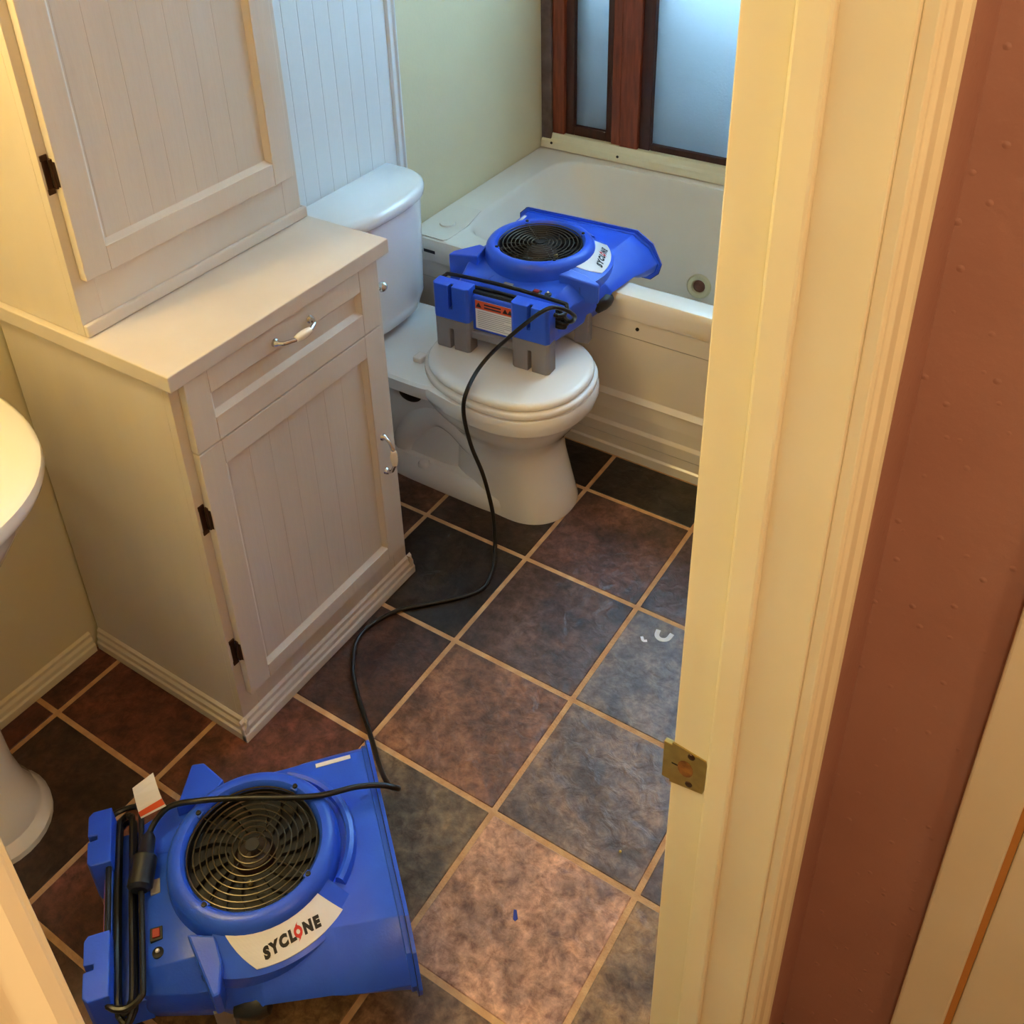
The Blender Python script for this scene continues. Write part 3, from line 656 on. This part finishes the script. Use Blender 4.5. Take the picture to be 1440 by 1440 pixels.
def cord_loops(t, seed):
    rnd = random.Random(seed); mb = MB()
    for q in range(4):
        z = (.124, .135, .147, .163)[q]; yo = .178+rnd.uniform(-.006, .010); x0 = -.235+rnd.uniform(-.002, .004)-(.012 if q == 3 else 0); x1 = -.206+rnd.uniform(-.004, .002)+(.018 if q == 3 else 0)
        pts = [(x0, -yo+.03, z), (x0, 0, z+.008), (x0, yo-.03, z), (x0+.004, yo-.008, z-.004), ((x0+x1)/2, yo, z-.006), (x1-.004, yo-.008, z), (x1, yo-.03, z+.005), (x1, 0, z+.01), (x1, -yo+.03, z+.004), (x1-.004, -yo+.008, z), ((x0+x1)/2, -yo, z-.006), (x0+.004, -yo+.008, z-.004)]
        mb.tube(catmull(pts, 5, True), .0052, 8, True)
    obj('cord_coil', mb, M_cord, t, smooth=True)

fan1 = thing('air_mover', 'blue air mover lying on the floor tiles in front of the cabinet', 'air mover', (-.231, -.381, 0), math.radians(50), 'blue air movers')
fan_parts(fan1); cord_loops(fan1, 3)
fan2 = thing('air_mover', 'blue air mover sitting on the closed toilet lid', 'air mover', (-.541, 1.081, .4185), math.radians(93.6), 'blue air movers')
for o in [c for c in fan1.children]:
    if o.name.startswith('cord_coil'): continue
    c = o.copy(); COL.objects.link(c); c.parent = fan2
    for g in o.children:
        d = g.copy(); COL.objects.link(d); d.parent = c
cord_loops(fan2, 5)
# the upper fan's cord: down past the toilet, over the floor, across the lower fan to its outlet
P = [(-.372, .875, .585), (-.335, .875, .555), (-.306, .85, .592), (-.324, .82, .623), (-.355, .79, .624), (-.447, .772, .527), (-.499, .735, .457), (-.483, .645, .439), (-.487, .63, .38), (-.467, .625, .294), (-.429, .62, .213), (-.401, .612, .118), (-.397, .612, .04), (-.390, .60, .0065),
     (-.357, .54, .006), (-.344, .47, .006), (-.378, .414, .006), (-.427, .36, .006), (-.474, .309, .006), (-.501, .236, .006), (-.495, .177, .006), (-.455, .119, .006), (-.403, .072, .006), (-.348, .031, .008),
     (-.294, -.01, .02), (-.216, -.073, .06), (-.146, -.124, .12), (-.104, -.145, .170), (-.122, -.167, .192), (-.154, -.202, .205), (-.197, -.264, .222), (-.299, -.335, .226), (-.359, -.379, .226), (-.400, -.409, .216), (-.412, -.435, .20), (-.410, -.462, .185)]
cd = thing('power_cord', 'long black power cord running over the floor between the two air movers', 'cord', (-.390, .60, 0))
m2w = Matrix.Translation(cd.location); i2 = m2w.inverted()
obj('cable', MB().tube([i2 @ p for p in catmull(P, 8)], .0052, 10), M_cord, cd, smooth=True)
# plug at its end and the warning tag near it
def wmb(mb): mb.v = [tuple(i2 @ Vector(p)) for p in mb.v]; return mb
pd = Vector((.058, -.075, -.012)).normalized()
pa = Vector((-.410, -.455, .19))
obj('plug', wmb(MB().tube([pa+pd*d for d in (0, .008, .035, .042, .090, .096)], [.007, .012, .014, .021, .021, .014], 12)), M_black, cd, smooth=True)
a_, b_, c_, d_ = Vector((-.403, -.415, .222)), Vector((-.427, -.452, .214)), Vector((-.452, -.438, .262)), Vector((-.441, -.400, .268))
def tagstrip(f0, f1, off, m, nm, par=None):
    n = Vector((.3, -.4, .8)).normalized()*off; L0 = []; L1 = []
    for f in [f0+(f1-f0)*q/6 for q in range(7)]:
        sag = Vector((.004, -.004, -.006))*math.sin(PI*f)
        L0.append(a_.lerp(d_, f)+sag+n); L1.append(b_.lerp(c_, f)+sag+n)
    nn_ = Vector((.3, -.4, .8)).normalized()*.0008
    return obj(nm, wmb(MB().loft([[p, q, q-nn_, p-nn_] for p, q in zip(L0, L1)])), m, par or cd)
wt_ = tagstrip(0, 1, 0, M_white, 'warning_tag'); tagstrip(.10, .36, .0006, M_orange, 'tag_band', wt_)

# ------------------------------------------------------------------ floor marks
def blob(pts, z0, z1): return MB().prism(pts, z0, z1)
pm = [(.062, .556), (.070, .572), (.084, .584), (.100, .592), (.112, .588), (.108, .580), (.096, .580), (.084, .572), (.078, .560), (.070, .548)]
mbp = MB().tube(catmull([(.074, .583, .0006), (.078, .566, .0006), (.090, .560, .0006), (.103, .568, .0006), (.106, .588, .0006)], 5), .0055, 8); mbp.v = [(x, yv, .0003+(z-.0006)*.12+.0005) for x, yv, z in mbp.v]
tag(obj('paint_smear', mbp, M_paint), 'dried white curved paint smear on a grey tile', 'paint mark')
mbp = MB().tube(catmull([(.050, .545, .0006), (.058, .536, .0006), (.066, .540, .0006)], 4), .0035, 8); mbp.v = [(x, yv, .0003+(z-.0006)*.12+.0005) for x, yv, z in mbp.v]
tag(obj('paint_smear', mbp, M_paint), 'smaller white paint speck left of the curved smear', 'paint mark')
tag(obj('tape_scrap', MB().prism([(.137, -.140), (.142, -.138), (.152, -.150), (.150, -.156), (.145, -.155)], .0004, .0018), M_scrap), 'tiny blue scrap on the pinkish tile', 'scrap')
tag(obj('crumb', MB().sphere((.248, .058, .0026), .0026, 8, 6), mat('crumb', (220, 190, 110), .7)), 'tiny pale yellow crumb on the grey tile', 'crumb')

# ------------------------------------------------------------------ lamps
van = thing('vanity_light', 'two-globe vanity light on the wall above the sink', 'lamp', (XL, -.62, 2.2))
obj('backplate', MB().box(0, .025, -.2, .2, -.06, .06), M_chrome, van, bevel=.004)
for yy in (-.09, .09):
    obj('globe', MB().sphere((.11, yy, -.02), .055, 20, 12), M_glow, van, smooth=True)
    obj('socket', MB().tube([(.02, yy, -.02), (.06, yy, -.02)], .022, 14), M_chrome, van, smooth=True)
    ld = bpy.data.lights.new('vanity_bulb', 'POINT'); ld.energy = VANITY_W; ld.color = VANITY_C; ld.shadow_soft_size = .035
    lo = bpy.data.objects.new('vanity_bulb', ld); COL.objects.link(lo); lo.parent = van; lo.location = (.178, yy, -.04)
for hx, hy, hw, hlab in ((1.66, -.72, .9, 'added fill lamp with a round glass dome near the closet door'), (1.1, -1.75, 1.35, 'round glass ceiling light at the near end of the hallway')):  # closet-side lamp is an added, unseen fill that lifts the left wall
    hl = thing('ceiling_light', hlab, 'lamp', (hx, hy, ZC), 0, 'hallway ceiling lights')
    obj('dome', MB().lathe([(.14, 0), (.13, -.03), (.09, -.06), (0, -.075)], n=28), M_glow, hl, smooth=True)
    obj('canopy', MB().lathe([(0, 0), (.15, 0), (.15, -.012), (.14, -.014)], n=28), M_chrome, hl, smooth=True)
    ld = bpy.data.lights.new('hall_bulb', 'POINT'); ld.energy = HALL_W*hw; ld.color = HALL_C; ld.shadow_soft_size = .09
    lo = bpy.data.objects.new('hall_bulb', ld); COL.objects.link(lo); lo.parent = hl; lo.location = (0, 0, -.18)
